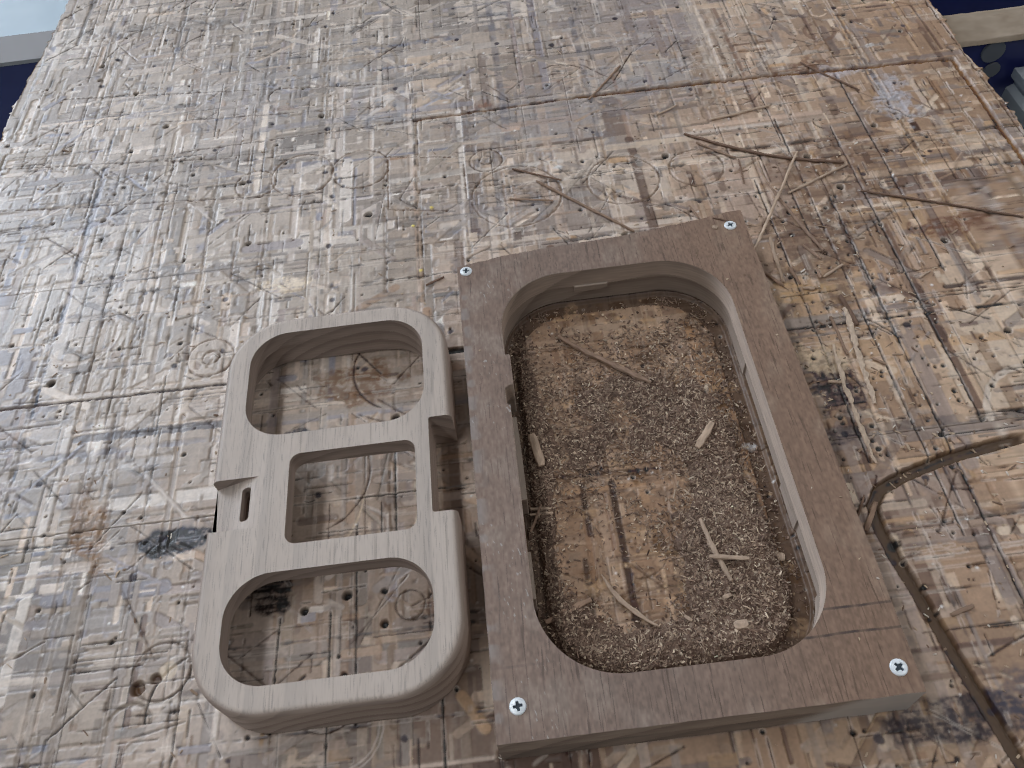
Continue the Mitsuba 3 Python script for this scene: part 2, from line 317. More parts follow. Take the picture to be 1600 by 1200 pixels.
for (xa, ya, xb, yb) in ((-89, 424, -30, 412), (-18, 400, -18, 352), (-32, 338, -89, 350), (-89, 350, -89, 420)):
    stroke(xa, ya, xb, yb, 1.6, lin([122, 101, 84]), 0.7, 0.5, 0.9, rim=0.4)
blob(-236, 43, 24, 12, lin([34, 38, 58]), 1.0, 0.45, 0.3); blob(-236, 43, 23, 11, lin([44, 48, 66]), 1.0, 0.45); stroke(-230, 58, -226, 32, 8, lin([104, 112, 124]), 0.0, 1.2, 0.8, fade=0.3)
blob(232, 104, 17, 24, lin([72, 63, 72]), 0.85, 0.8, 0.3); blob(222, 62, 18, 10, lin([84, 74, 80]), 0.7, 0.8)
blob(232, -126, 42, 13, lin([86, 78, 79]), 0.9, 0.6, 0.2); blob(272, -120, 24, 16, lin([100, 95, 102]), 0.7, 0.7)
blob(318, 480, 40, 17, lin([134, 106, 88]), 0.75, 0.8); blob(376, 246, 34, 12, lin([120, 90, 76]), 0.8, 0.7)
blob(262, 230, 26, 60, lin([112, 94, 84]), 0.65, 0.9); blob(300, 330, 60, 40, lin([130, 108, 94]), 0.6, 0.9)
blob(-178, 274, 22, 9, lin([222, 208, 186]), 0.95, 0.6); blob(8, 486, 16, 9, lin([142, 112, 96]), 0.8, 0.8)
blob(350, 470, 22, 10, lin([190, 186, 190]), 0.6, 0.9); blob(392, 420, 16, 30, lin([186, 188, 196]), 0.6, 0.9)
blob(-300, 60, 13, 30, lin([150, 122, 96]), 0.8, 0.6, ang=0.3); blob(-120, 160, 34, 20, lin([124, 94, 68]), 0.7, 0.8)
blob(-150, 118, 20, 9, lin([70, 72, 82]), 0.8, 0.7); blob(-166, 0, 13, 20, lin([62, 54, 52]), 0.85, 0.5)
blob(232, 132, 20, 14, lin([214, 196, 166]), 0.75, 0.8); blob(236, 196, 24, 10, lin([196, 164, 120]), 0.7, 0.8)
for x, y, rr in ((60, 470, 110), (-330, 300, 95), (-260, 560, 110), (180, 600, 120), (-10, 330, 40), (-70, 540, 70), (-380, 120, 80), (-420, 420, 90)):  # bluish dust wiped into the grain
    blob(x, y, rr, rr * 0.6, lin([156, 162, 174]), 0.20, 1.2)
ring(-232.8, -44.9, 18, 1.5, lin([128, 114, 102]), 0.6, rim=0.2); ring(-232.8, -44.9, 18.5, 0.8, lin([84, 74, 66]), 0.5, -70, 0)
ring(-248, -76, 13, 2.0, lin([150, 138, 126]), 0.7, 0, 200); ring(-77.4, -21.4, 9.5, 1.0, lin([112, 98, 86]), 0.7); ring(-205, -70, 34, 1.2, lin([82, 70, 62]), 1.0, 110, 190)
disc(-228.8, -45, 5.6, lin([196, 182, 162]), 0.3); disc(-246.1, -54, 4.2, lin([112, 94, 76]), 3.6, edge=0.8); disc(-236, -49, 3.0, lin([108, 90, 74]), 3.2, edge=0.8)
disc(-118, -10, 3.0, lin([30, 24, 22]), 6.0, rim=0.3); disc(-94, -32, 2.4, lin([90, 68, 50]), 4.0)
ring(-120, -92, 24, 1.4, lin([60, 50, 46]), 0.8, 30, 160, rim=0.4)
ring(-150, 160, 60, 2.4, lin([176, 160, 142]), 0.5, 250, 330); ring(-170, 66, 62, 1.6, lin([196, 180, 158]), 0.5, 300, 360)
ring(370, 60, 42, 5, LGT, 0.3, 20, 200, 0.5, 0.8); 
# hairline saw and knife cuts
for k in range(2700):
    axis_stroke(0.45, 0.95, 5, 90, along=('x' if k % 9 < 5 else 'y'), col=lin([66, 55, 49]) * rng.uniform(0.6, 1.9), depth=0.9, rough=0.2, opacity=rng.uniform(0.5, 0.95), rim=rng.choice([0, 0.25]), fade=rng.choice([0, 0.5]))
for k in range(400):
    x, y, L, a = rx_(), ry_(), rng.uniform(6, 60), rng.choice([0.75, 2.35, rng.uniform(0, 3.14)]) + rng.normal(0, 0.12)
    stroke(x, y, x + L * math.cos(a), y + L * math.sin(a), rng.uniform(0.5, 1.2), lin([70, 58, 52]) * rng.uniform(0.8, 1.9), 0.8, 0.35, rng.uniform(0.5, 0.95), rim=rng.choice([0, 0.3]))
for k in range(36):
    x, y, a = rx_(), ry_(), rng.uniform(0, 360)
    ring(x, y, rng.uniform(5, 50), rng.uniform(0.7, 1.4), lin([80, 66, 58]) * rng.uniform(0.8, 1.8), 0.7, a, a + rng.uniform(30, 150), 0.4, 0.85)
# main deep cuts: the long frame cut and the through-cut at the right
for (xa, ya, xb, yb, w) in ((-62, 475, 110, 480, 2.4), (100, 480.5, 290, 476.5, 4.2), (285, 476.5, 467, 467, 4.6), (466.5, 467, 467.5, -200, 5.0)):
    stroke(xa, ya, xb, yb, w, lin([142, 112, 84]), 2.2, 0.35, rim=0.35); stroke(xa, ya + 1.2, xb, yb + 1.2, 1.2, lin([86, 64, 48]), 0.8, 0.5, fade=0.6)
stroke(445, 455, 447, -100, 1.6, lin([150, 130, 110]), 1.0, 0.4, rim=0.5); stroke(481, 600, 480, -150, 1.4, lin([110, 92, 78]), 1.0, 0.4, rim=0.4)
P = [(338, 44), (318, 41), (288, 36), (255, 27), (236, 19), (227.5, 8), (226, -6), (228.5, -27), (234, -56), (241.6, -100), (249, -139), (256, -175), (262, -212)]
for a, b in zip(P[:-1], P[1:]): stroke(*a, *b, 8.2, lin([110, 94, 79]), 0.0, 0.3, level=-4.6)
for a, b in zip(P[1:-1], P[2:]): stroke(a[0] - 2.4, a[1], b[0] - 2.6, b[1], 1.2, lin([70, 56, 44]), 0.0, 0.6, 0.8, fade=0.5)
blob(231.5, -20, 4.5, 3.6, lin([46, 38, 34]), 0.9, 0.6)
for (xa, ya, xb, yb, w, c_, op) in ((26, 700, 26, 430, 7, [126, 124, 130], 0.75), (113, 620, 112, 418, 6, [124, 122, 128], 0.75), (239, 640, 243, 490, 17, [204, 192, 176], 0.7), (259, 620, 260, 488, 9, [206, 195, 180], 0.7),
        (-219.6, 760, -219.4, 480, 6.5, [128, 124, 122], 0.75), (-248, 760, -247.5, 560, 7, [196, 190, 182], 0.7), (-284, 700, -283, 405, 3, [208, 204, 200], 0.7), (-460, 714, -220, 693, 26, [126, 121, 119], 0.45), (-440, 716, -260, 700, 9, [104, 100, 100], 0.4)):
    stroke(xa, ya, xb, yb, w, lin(c_), 0.3, 0.4, op, fade=0.25)
for (xa, ya, xb, yb) in ((-436, 587, -92, 543), (-458, 414, -150, 385), (-322, 525, -92, 504), (-300, 470, -60, 476), (-480, 480, -240, 452)):
    stroke(xa, ya, xb, yb, 1.3, lin([104, 88, 78]), 0.9, 0.5, 0.85, rim=0.3)
stroke(140, 500, 166, 545, 1.4, lin([96, 82, 70]), 0.8, 0.4)
# inside the opening: fresher, orange board, with the kerf of the cutter running round it
s = window(0, 170, -90, 213)
tint = np.array([0.94, 0.81, 0.68], np.float32)
C[s] = (C[s] * 0.65 + 0.35 * C[s].mean((0, 1))) * tint * 0.93
stroke(42, 48, 42, 12, 4, lin([92, 78, 70]), 0.4, 0.2, 0.8); stroke(62, 48, 62, -52, 4.5, lin([92, 78, 70]), 0.4, 0.2, 0.8); stroke(36, -6, 36, -44, 3.5, lin([92, 78, 70]), 0.4, 0.2, 0.7)
stroke(20, 57, 122, 54, 2.6, lin([48, 42, 42]), 0.3, 0.8, 0.9, fade=0.3); blob(50, 58, 10, 4, lin([44, 40, 42]), 0.85, 0.8)
def sd_rr(X, Y, x0, x1, y0, y1, r):
    qx, qy = np.abs(X - (x0 + x1) / 2) - (x1 - x0) / 2 + r, np.abs(Y - (y0 + y1) / 2) - (y1 - y0) / 2 + r
    return np.hypot(np.maximum(qx, 0), np.maximum(qy, 0)) + np.minimum(np.maximum(qx, qy), 0) - r
s = window(-4, 174, -96, 218)
d = sd_rr(xs[None, s[1]], ys[s[0], None], 10, 159, -80, 202, 44) + N_ROUGH[s] * 0.6
kcol = sst(-0.5, 0.5, d)
kerf = kcol * (1 - sst(-0.4, 0.2, sd_rr(xs[None, s[1]], ys[s[0], None], 0.3, 170.2, -90.5, 213.4, 49)))
lay(s, kcol * 0.75, lin([112, 97, 86]), level=-3.2, a_h=kerf)
# screw holes, nail pits, specks
for k in range(700): disc(rng.uniform(2, 168), rng.uniform(-88, 211), rng.uniform(0.35, 1.0), lin(rng.choice([[92, 70, 52], [70, 52, 42], [206, 176, 138], [120, 96, 76]])), 0.1, 0.4, 0.8)
for k in range(90): blob(rng.uniform(2, 168), rng.uniform(-88, 211), rng.uniform(3, 12), rng.uniform(2, 7), lin(rng.choice([[112, 88, 66], [188, 156, 118], [98, 80, 66]])), rng.uniform(0.3, 0.7), 0.9)
for k in range(1050):
    x, y = rx_(), ry_()
    if k % 3 == 0: x, y = rng.normal(255, 75), rng.normal(90, 150)
    r = rng.choice([0.7, 1.0, 1.4, 1.9], p=[0.34, 0.36, 0.22, 0.08])
    disc(x, y, r, lin([60, 48, 42]) * rng.uniform(0.6, 1.6), 1.6, 0.35, 0.95, rim=rng.choice([0, 0, 0.5]))
for k in range(130): disc(rx_(), ry_(), rng.uniform(1.4, 3.0), lin([92, 84, 86]) * rng.uniform(0.7, 1.2), 0.4, 0.5, 0.85)
for k in range(26):
    disc(rx_(), ry_(), rng.uniform(2.2, 3.4), lin([62, 48, 38]), 4.0, 0.3, 1.0, rim=0.4)
for k in range(380): disc(rx_(), ry_(), rng.uniform(0.4, 0.9), lin([238, 236, 232]) * rng.uniform(0.7, 1.0), -0.3, 0.4, 0.95)
for k in range(34): blob(rx_(), ry_(), rng.uniform(2, 5), rng.uniform(1.5, 3), lin([206, 208, 208]), 0.8, 0.9, -0.2)
for x, y in ((-50, 345), (-67, 325), (-62, 270)): disc(x, y, 1.6, lin([226, 206, 120]), -0.8, 0.4)
# grain, fuzz and slight dirt over all
C *= np.array([0.935, 0.915, 0.90], np.float32)
s = window(0, 170, -90, 213); C[s] = 0.86 * C[s] + 0.14 * C[s].mean(-1, keepdims=True) * np.array([1.1, 0.98, 0.88], np.float32)
for c_ in range(3): C[..., c_] = np.clip(0.30 + (C[..., c_] - 0.30) * 1.42, 0.012, 0.85) if c_ == 0 else np.clip((0.27 if c_ == 1 else 0.23) + (C[..., c_] - (0.27 if c_ == 1 else 0.23)) * 1.38, 0.012, 0.85)
C *= np.clip(1 + 0.16 * GY + 0.14 * GX + 0.20 * N_FINE + 0.16 * N_MID, 0.5, 1.5)[..., None]
lum = C.mean(-1, keepdims=True); C = np.clip(lum + (C - lum) * 0.86, 0.01, 0.85)
H += 0.10 * N_ROUGH + 0.10 * N_FINE + 0.12 * GY
# the broken rim of the board, left and right
def edge(side, y):
    r = np.random.default_rng(5 if side < 0 else 6)
    k = np.arange(Y0 - 2000, Y1 + 2000, 1.7); v = r.normal(0, 1, len(k))
    a = np.convolve(v, np.ones(7) / 7, 'same') * 2.2 + np.convolve(v[::-1], np.ones(31) / 31, 'same') * 5.0 + np.where(r.random(len(k)) < 0.05, r.uniform(0, 5, len(k)), 0)
    return side * (484.0 + (np.clip((640 - y) * 0.055, -7, 6) if side < 0 else -1.0) + np.interp(y, k, np.clip(a, -7, 6)))
T_B = 20.0
def sample(x, y):
    fx, fy = np.clip((x - X0) / RES - 0.5, 0, NX - 1.001), np.clip((y - Y0) / RES - 0.5, 0, NY - 1.001)
    ix, iy = fx.astype(int), fy.astype(int); tx, ty = fx - ix, fy - iy
    w = ((1 - tx) * (1 - ty), tx * (1 - ty), (1 - tx) * ty, tx * ty)
    g = ((iy, ix), (iy, ix + 1), (iy + 1, ix), (iy + 1, ix + 1))
    return sum(a * H[q] for a, q in zip(w, g)), sum(a[..., None] * C[q] for a, q in zip(w, g))
def band(xg, yg, skirt):
    X, Y = np.meshgrid(xg, yg)
    el, er = edge(-1, yg)[:, None], edge(1, yg)[:, None]
    clip = (X <= el) | (X >= er)
    X = np.clip(X, el, er)
    z, c = sample(X, Y)
    z = np.where(clip, z * 0.5 - 0.3, z)
    if skirt: z[0] -= 2.0
    n, m = X.shape
    i = (np.arange(n - 1)[:, None] * m + np.arange(m - 1)[None]).reshape(-1, 1)
    q = np.hstack([i, i + 1, i + 1 + m, i + m])
    q = q[~clip.reshape(-1)[q].all(1)]
    return np.stack([X, Y, z], -1).reshape(-1, 3), np.vstack([q[:, [0, 1, 2]], q[:, [0, 2, 3]]]), c.reshape(-1, 3)
def graded(lo, f0, f1, hi, d, coarse=5.0):
    parts = [np.arange(f0, f1, d)]
    if lo < f0: parts.insert(0, np.arange(lo, f0 - coarse * 0.4, coarse))
    if hi > f1: parts.append(np.arange(f1 + 0.5, hi + coarse, coarse))
    return np.concatenate(parts)
bands = [band(graded(-492, -350, 315, 502, 0.75), np.arange(-200, 60.1, 0.75), False),
         band(graded(-492, -415, 390, 502, 0.85), np.arange(59.3, 300.1, 0.85), True),
         band(np.arange(-492, 502, 0.88), np.arange(299, 880, 1.1), True)]
V, F, COL, o = [], [], [], 0
for v, f, c in bands:
    V.append(v); F.append(f + o); COL.append(c); o += len(v)
# the torn outer faces and the rest of the board behind and in front of the picture
for side in (-1, 1):
    yy = np.arange(-200, 880, 2.2); rows = []
    zz = np.array([-0.3, -3, -8, -14, -T_B]); r = np.random.default_rng(3)
    e = edge(side, yy)
    for j, z in enumerate(zz):
        rows.append(np.stack([e + side * (r.normal(0, 1.0, len(yy)) if j else 0) - side * 0.12 * abs(z), yy, np.full(len(yy), z)], -1))
    v = np.concatenate(rows); m = len(yy)
    i = (np.arange(len(zz) - 1)[:, None] * m + np.arange(m - 1)[None]).reshape(-1, 1)
    q = np.hstack([i, i + 1, i + 1 + m, i + m])
    f = np.vstack([q[:, [0, 1, 2]], q[:, [0, 2, 3]]])
    if side < 0: f = f[:, ::-1]
    V.append(v); F.append(f + o); COL.append(np.tile(lin([164, 140, 114]), (len(v), 1)) * (0.7 + 0.5 * r.random((len(v), 1)))); o += len(v)
for b in (box(-0.484, 0.484, 0.879, 1.45, -0.02, -0.0005), box(-0.484, 0.484, -0.6, -0.199, -0.02, -0.0005)):
    V.append(b.vertices / MM); F.append(b.faces + o); COL.append(np.tile(lin([170, 156, 142]), (8, 1))); o += 8
board = (np.concatenate(V) * MM, np.concatenate(F))
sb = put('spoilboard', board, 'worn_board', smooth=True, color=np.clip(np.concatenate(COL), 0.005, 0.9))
tag(sb, 'large worn plywood machine bed board scored with crossing grooves and old cuts', 'board')

# ------------------------------------------------------------------ machine frame beyond the board's edges
cb = put('cross_beam__body', box(-2.0, -0.47, 0.712, 0.768, -0.135, -0.0255), 'navy_paint')
put('cross_beam__dust_layer', box(-2.0, -0.47, 0.710, 0.769, -0.025, -0.0205), 'beam_dust')
tag('cross_beam', 'navy steel cross beam with dusty top beyond the left edge of the board', 'steel beam')
body = m3.Manifold(m3.Mesh(*[np.asarray(a, t) for a, t in ((box(0.47, 2.0, 0.523, 0.574, -0.2, -0.0255).vertices, np.float32), (box(0.47, 2.0, 0.523, 0.574, -0.2, -0.0255).faces, np.uint32))]))
put('cross_beam_001__body', tm(body), 'navy_paint')
xg, yg = np.linspace(0.47, 2.0, 500), np.linspace(0.519, 0.575, 24)
X, Y = np.meshgrid(xg, yg)
r = np.random.default_rng(8)
Z = -0.0215 + 0.0022 * (vnoise(24, 500, 5, 9, r) - 0.5) + 0.001 * (vnoise(24, 500, 2, 3, r) - 0.5); Z[0] = -0.0255; Z[-1] = -0.0255
Y = Y + 0.0012 * (vnoise(24, 500, 30, 3, r) - 0.5)
i = (np.arange(23)[:, None] * 500 + np.arange(499)[None]).reshape(-1, 1); q = np.hstack([i, i + 1, i + 501, i + 500])
put('cross_beam_001__dust_layer', (np.stack([X, Y, Z], -1).reshape(-1, 3), q), 'beam_dust', smooth=True)
for (x, z, rr) in ((0.545, -0.0375, 0.0120), (0.552, -0.0600, 0.0085)):
    c = trimesh.creation.cylinder(radius=rr, height=0.004, sections=32); c.apply_transform(trimesh.transformations.rotation_matrix(math.pi / 2, [1, 0, 0])); c.apply_translation((x, 0.5225, z))
    put('cross_beam_001__hole_disc', c, 'hole_grey')  # flat grey discs stand in for open holes in the beam
tag('cross_beam_001', 'navy steel cross beam with sawdust on top and flat grey discs for round holes beyond the right edge', 'steel beam')
mb = put('machine_side_plate', tm(prism(rrect(0.50, 2.4, 0.70, 0.76, 0.012), -0.4, 0.05)), 'navy_paint'); tag(mb, 'dark navy side plate of the machine behind the dusty right beam', 'machine plate')
rail = tm(m3.Manifold.extrude(m3.CrossSection([[(0, 0), (0.055, 0), (0.055, 0.012), (0.048, 0.016), (0.048, 0.022), (0.055, 0.026), (0.055, 0.036), (0.04, 0.036), (0.036, 0.03), (0.02, 0.03), (0.016, 0.036), (0.0, 0.036), (0, 0.026), (0.007, 0.022), (0.007, 0.016), (0, 0.012)]]), 1.6))
rail.apply_transform(trimesh.transformations.rotation_matrix(math.pi / 2, [1, 0, 0])); rail.apply_translation((0.572, 0.515, -0.092))
rk = put('guide_rail', rail, 'aluminium'); tag(rk, 'grey aluminium guide rail with grooves beside the right edge of the board', 'guide rail')
ribs = trimesh.util.concatenate([box(0.49 + 0.004 * k, 0.4922 + 0.004 * k, -0.7, 0.515, -0.112, -0.104) for k in range(20)] + [box(0.488, 0.571, -0.7, 0.516, -0.13, -0.1125)])
kk = put('bellows_cover', ribs, 'black_rubber'); tag(kk, 'dark ribbed bellows cover lying beside the grey guide rail', 'bellows cover')

# ------------------------------------------------------------------ the milled walnut piece
TH = 0.0353
TW = math.radians(0.22)
cx0, cx1, cy0, cy1 = -0.2011, -0.0401, -0.0901, 0.2025
RO = 0.005
levels = [(0.0006, 0.0), (0.0, 0.0006), (0.0, TH - RO)] + [(RO * (1 - math.cos(a)), TH - RO + RO * math.sin(a)) for a in np.linspace(0, math.pi / 2, 15)[1:]]
pts = np.vstack([np.column_stack([rrect(cx0 + o, cx1 - o, cy0 + o, cy1 - o, 0.045 - o, 26), np.full(108, z)]) for o, z in levels])
body = m3.Manifold.hull_points(pts)
body -= prism(rrect(-0.1837, -0.0578, 0.0961, 0.1870, 0.0275), -0.01, 0.06)
body -= prism(rrect(-0.1837, -0.0578, -0.0730, -0.0047, 0.0275), -0.01, 0.06)
body -= prism(rrect(-0.1497, -0.0657, 0.0128, 0.0791, 0.0075), -0.01, 0.06)
body -= prism(rrect(-0.0560, -0.02, 0.0226, 0.0952, 0.002), -0.01, 0.06)
scoop = m3.Manifold.hull_points(np.array([(x, y, z) for y in (0.0275, 0.0650) for x, z in ((-0.1695, TH + 0.0001), (-0.215, TH - 0.0165), (-0.215, TH + 0.01), (-0.1695, TH + 0.01))]))
body -= scoop
body -= prism(rrect(-0.1813, -0.1747, 0.0346, 0.0590, 0.0022), -0.01, 0.06)
body -= prism(rrect(-0.1930, -0.0635, -0.0800, 0.1880, 0.030), -0.01, 0.0213)      # hollowed underside
body = body.rotate((0, 0, math.degrees(TW))).translate((0, 0, 0.0006))
mesh = tm(body)
wf = put('wooden_frame', mesh, 'walnut', smooth=28)
tag(wf, 'pale sanded walnut piece with three rounded openings lying left of the dark frame', 'wooden frame')

# ------------------------------------------------------------------ the dark offcut it was milled from
r = np.random.default_rng(4)
def rough_line(a, b, n, amp, bow=0.0):
    t = np.linspace(0, 1, n, endpoint=False)[:, None]; p = np.array(a) * (1 - t) + np.array(b) * t
    d = np.array(b) - np.array(a); nrm = np.array([d[1], -d[0]]) / np.hypot(*d)
    k = np.convolve(r.normal(0, 1, n + 8), np.ones(4) / 4, 'same')[4:-4]
    return p + nrm * (k[:, None] * amp + bow * np.sin(np.pi * t)) * (np.arange(n)[:, None] > 0)
far = [(199.2, 257.6), (188.5, 256.8), (147.1, 250.0), (96.6, 244.6), (40, 241.8), (7.2, 239.2), (-28.9, 233.0)]
out = [rough_line((-27.3, -119.7), (201.2, -118.6), 90, 0.18), rough_line((201.2, -118.6), (199.2, 257.6), 120, 0.25)]
for a, b in zip(far[:-1], far[1:]): out.append(rough_line(a, b, 22, 0.5))
out.append(rough_line((-28.9, 233.0), (-27.3, -119.7), 120, 0.2))
outer = np.concatenate(out) * MM
slab = prism(outer, 0.0012, TH)
# the opening: upright walls with a fine lip at half height, remains of holding tabs along the left
N = 64
top = rrect(0.0003, 0.1702, -0.0905, 0.2134, 0.049, N)
slab -= prism(top, 0.0, 0.06)
slab -= prism(rrect(-0.0005, 0.1712, -0.0913, 0.2144, 0.050, N), -0.01, 0.0182)       # lower wall set back a little under a fine lip
for x0, x1, y0, y1, z1, q in ((-0.002, 0.0040, 0.1140, 0.1410, TH, 0.0015), (-0.002, 0.0040, 0.0310, 0.0960, 0.0215, 0.001), (-0.002, 0.0022, -0.0360, -0.0050, 0.020, 0.001)):
    slab += prism(rrect(x0, x1, y0, y1, q), 0.0012, z1)
slab -= prism(rrect(-0.0022, 0.006, 0.0975, 0.1130, 0.0022), -0.01, 0.06)
slab -= prism([(0.0052, 0.03), (0.0052, 0.097), (0.0032, 0.097)], -0.01, 0.06)
for y0, y1 in ((0.028, 0.123), (-0.050, -0.003)):
    slab -= prism(rrect(0.150, 0.1728, y0, y1, 0.002), -0.01, 0.0150)
slab += prism(rrect(0.060, 0.086, 0.2118, 0.22, 0.0005), 0.0135, 0.0192)                 # a stub of a holding tab under the lip
m = tm(slab)
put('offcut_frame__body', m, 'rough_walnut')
tag('offcut_frame', 'dark rough walnut offcut screwed down with one big rounded opening full of sawdust', 'wooden frame')
# screws: countersunk zinc heads with a cross recess, in the four corners
prof = np.array([(0, -0.0035), (0.0022, -0.0035), (0.0046, -0.0004), (0.0047, 0.0003), (0.0042, 0.00085), (0.0025, 0.00125), (0, 0.0013)])
head0 = trimesh.creation.revolve(prof, sections=48)
def man(t):
    return m3.Manifold(m3.Mesh(np.asarray(t.vertices, np.float32), np.asarray(t.faces, np.uint32)))
cr = m3.CrossSection([[(-0.0026, -0.0008), (0.0026, -0.0008), (0.0026, 0.0008), (-0.0026, 0.0008)]])
cr = (cr + cr.rotate(90)) + m3.CrossSection.circle(0.00125, 20) + m3.CrossSection([[(-0.0016, -0.0003), (0.0016, -0.0003), (0.0016, 0.0003), (-0.0016, 0.0003)]]).rotate(45)
rec = m3.Manifold.extrude(cr, 0.006, 0, 0, (1.35, 1.35)).translate((0, 0, -0.0016))
for i, (x, y, a) in enumerate(((-22.0, 227.0, 80), (187.3, 241.6, 25), (-14.3, -101.2, 8), (191.6, -104.7, 40))):
    h = man(head0)
    h = (h - rec.scale((0.9, 0.9, 1)).translate((0, 0, 0))).rotate((r.normal(0, 1.5), r.normal(0, 1.5), a)).translate((x * MM, y * MM, TH + 0.0001))
    k = put('offcut_frame__screw', tm(h), 'zinc', smooth=25)
    fl_ = trimesh.creation.revolve(np.array([(0, 0.0001), (0.0031, 0.0001), (0.0030, 0.0004), (0, 0.0004)]), sections=20); fl_.apply_translation((x * MM, y * MM, TH))
    put(k + '__recess', fl_, 'recess_shade')  # dark disc in the cross paints the shade of the recess

# ------------------------------------------------------------------ sawdust in the opening: heap and shavings
r = np.random.default_rng(21)
gx, gy = np.arange(0.0, 172.0, 1.0), np.arange(-92.0, 214.0, 1.0)
GXX, GYY = np.meshgrid(gx, gy)
nA, nB, nC = vnoise(len(gy), len(gx), 34, 34, r), vnoise(len(gy), len(gx), 11, 11, r), vnoise(len(gy), len(gx), 3, 3, r)
def gauss(cx, cy, sx, sy): return np.exp(-((GXX - cx) / sx) ** 2 - ((GYY - cy) / sy) ** 2)
D = 0.30 + 6.5 * gauss(130, -30, 26, 42) + 6.0 * gauss(88, -69, 60, 11) + 3.0 * gauss(24, -58, 14, 22) + 2.6 * gauss(12, 60, 9, 110) + 1.0 * gauss(60, 125, 60, 30) + 2.2 * gauss(134, 50, 18, 46) + 1.2 * gauss(35, 78, 26, 22) + 0.9 * gauss(110, 90, 40, 40)
D -= 1.4 * gauss(92, 196, 70, 14) + 1.2 * gauss(42, 8, 24, 30) + 1.4 * gauss(84, 46, 22, 16) + 1.6 * gauss(66, -24, 26, 26) + 0.8 * gauss(90, 104, 26, 12) + 1.6 * gauss(124, -62, 12, 6)
D += (nA - 0.5) * 1.0 + (nB - 0.5) * 1.0
D += 1.0 * gauss(150, -60, 10, 18)
dI = sd_rr(GXX, GYY, 9, 156, -82, 203, 42) + (nB - 0.5) * 3
D = D * (1 - sst(-1.0, 2.5, dI)) + sst(-1.0, 2.5, dI) * (-1.0 + 2.0 * (nB - 0.35) + 1.2 * (GXX < 40) + 0.9 * (GXX > 120) + 1.4 * gauss(100, -86, 70, 8))
dO = sd_rr(GXX, GYY, 1.6, 168.4, -88.4, 211.3, 46)
D = np.where(dO > -0.3, -3, D)
hb = sample(GXX, GYY)[0]
def depth_at(x, y):
    fx, fy = np.clip(x - gx[0], 0, len(gx) - 1.01), np.clip(y - gy[0], 0, len(gy) - 1.01)
    i, j = fx.astype(int), fy.astype(int); tx, ty = fx - i, fy - j
    return (D[j, i] * (1 - tx) + D[j, i + 1] * tx) * (1 - ty) + (D[j + 1, i] * (1 - tx) + D[j + 1, i + 1] * tx) * ty
Zd = np.clip(hb, -3, 1) + np.clip(D, -0.6, 20) + (nC - 0.5) * 0.9
keep = D > 1.15
i = (np.arange(len(gy) - 1)[:, None] * len(gx) + np.arange(len(gx) - 1)[None]).reshape(-1, 1)
q = np.hstack([i, i + 1, i + 1 + len(gx), i + len(gx)]); q = q[keep.reshape(-1)[q].any(1)]
hv = np.stack([GXX, GYY, Zd], -1).reshape(-1, 3)
hc = lin([102, 83, 71])[None] * (0.75 + 0.6 * nC.reshape(-1, 1))
# shavings: little bent flat chips, many of them
NF = 24000
px, py = r.uniform(1.5, 168.5, NF * 4), r.uniform(-88, 211, NF * 4)
dd = depth_at(px, py)
ok = (r.random(NF * 4) < np.clip(0.16 + dd * 0.36, 0.05, 1.0)) & (sd_rr(px, py, 1.6, 168.4, -88.4, 211.3, 46) < -0.8)
px, py = px[ok][:NF], py[ok][:NF]; k = len(px)
hz = np.array(sample(px, py)[0]) + np.where(depth_at(px, py) > 1.15, np.maximum(depth_at(px, py), 0), 0.25) + r.uniform(0.05, 0.8, k)
def chips(px, py, hz, L, w, th, tilt, rr):
    """bent chips of 5 cross-wise pairs; each a thin closed strip"""
    k = len(px); a = rr.uniform(0, 2 * np.pi, k); roll = rr.normal(0, tilt, k); pit = rr.normal(0, tilt * 0.6, k); bend = rr.normal(0, 0.35, k) * L
    t = np.array([-0.5, 0.0, 0.5])
    loc = np.zeros((k, 12, 3))
    for i in range(3):
        c = np.stack([t[i] * L, np.zeros(k), bend * (0.25 - t[i] ** 2)], -1)
        ww = w * (1.0 if i == 1 else 0.72)
        for j, (sy, sz) in enumerate(((-1, -1), (1, -1), (1, 1), (-1, 1))):
            loc[:, i * 4 + j] = c + np.stack([np.zeros(k), sy * ww / 2, sz * th / 2 * np.ones(k)], -1)
    y = loc[..., 1] * np.cos(roll)[:, None] - loc[..., 2] * np.sin(roll)[:, None]; z = loc[..., 1] * np.sin(roll)[:, None] + loc[..., 2] * np.cos(roll)[:, None]
    x = loc[..., 0] * np.cos(pit)[:, None] - z * np.sin(pit)[:, None]; z = loc[..., 0] * np.sin(pit)[:, None] + z * np.cos(pit)[:, None]
    X = x * np.cos(a)[:, None] - y * np.sin(a)[:, None] + px[:, None]; Y = x * np.sin(a)[:, None] + y * np.cos(a)[:, None] + py[:, None]
    v = np.stack([X, Y, z + hz[:, None]], -1).reshape(-1, 3)
    f = []
    for i in range(2):
        for j in range(4):
            b, c2 = i * 4 + j, i * 4 + (j + 1) % 4
            f += [(b, c2, c2 + 4), (b, c2 + 4, b + 4)]
    f += [(0, 3, 2), (0, 2, 1), (8, 9, 10), (8, 10, 11)]
    f = np.array(f)
    return v, (np.arange(k)[:, None, None] * 12 + f[None]).reshape(-1, 3)
L = np.exp(r.normal(np.log(2.0), 0.45, k)); w = np.exp(r.normal(np.log(0.68), 0.42, k))
fv, ff = chips(px, py, hz, L, w, 0.16, 0.45, r)
pal = 0.82 * lin([[161, 139, 122], [131, 109, 95], [188, 167, 146], [98, 76, 64], [220, 202, 180], [148, 124, 108]])
fc = pal[r.choice(6, k, p=[0.27, 0.25, 0.17, 0.17, 0.07, 0.07])] * np.exp(r.normal(0, 0.16, (k, 1)))
sv = np.vstack([hv, fv]) * MM
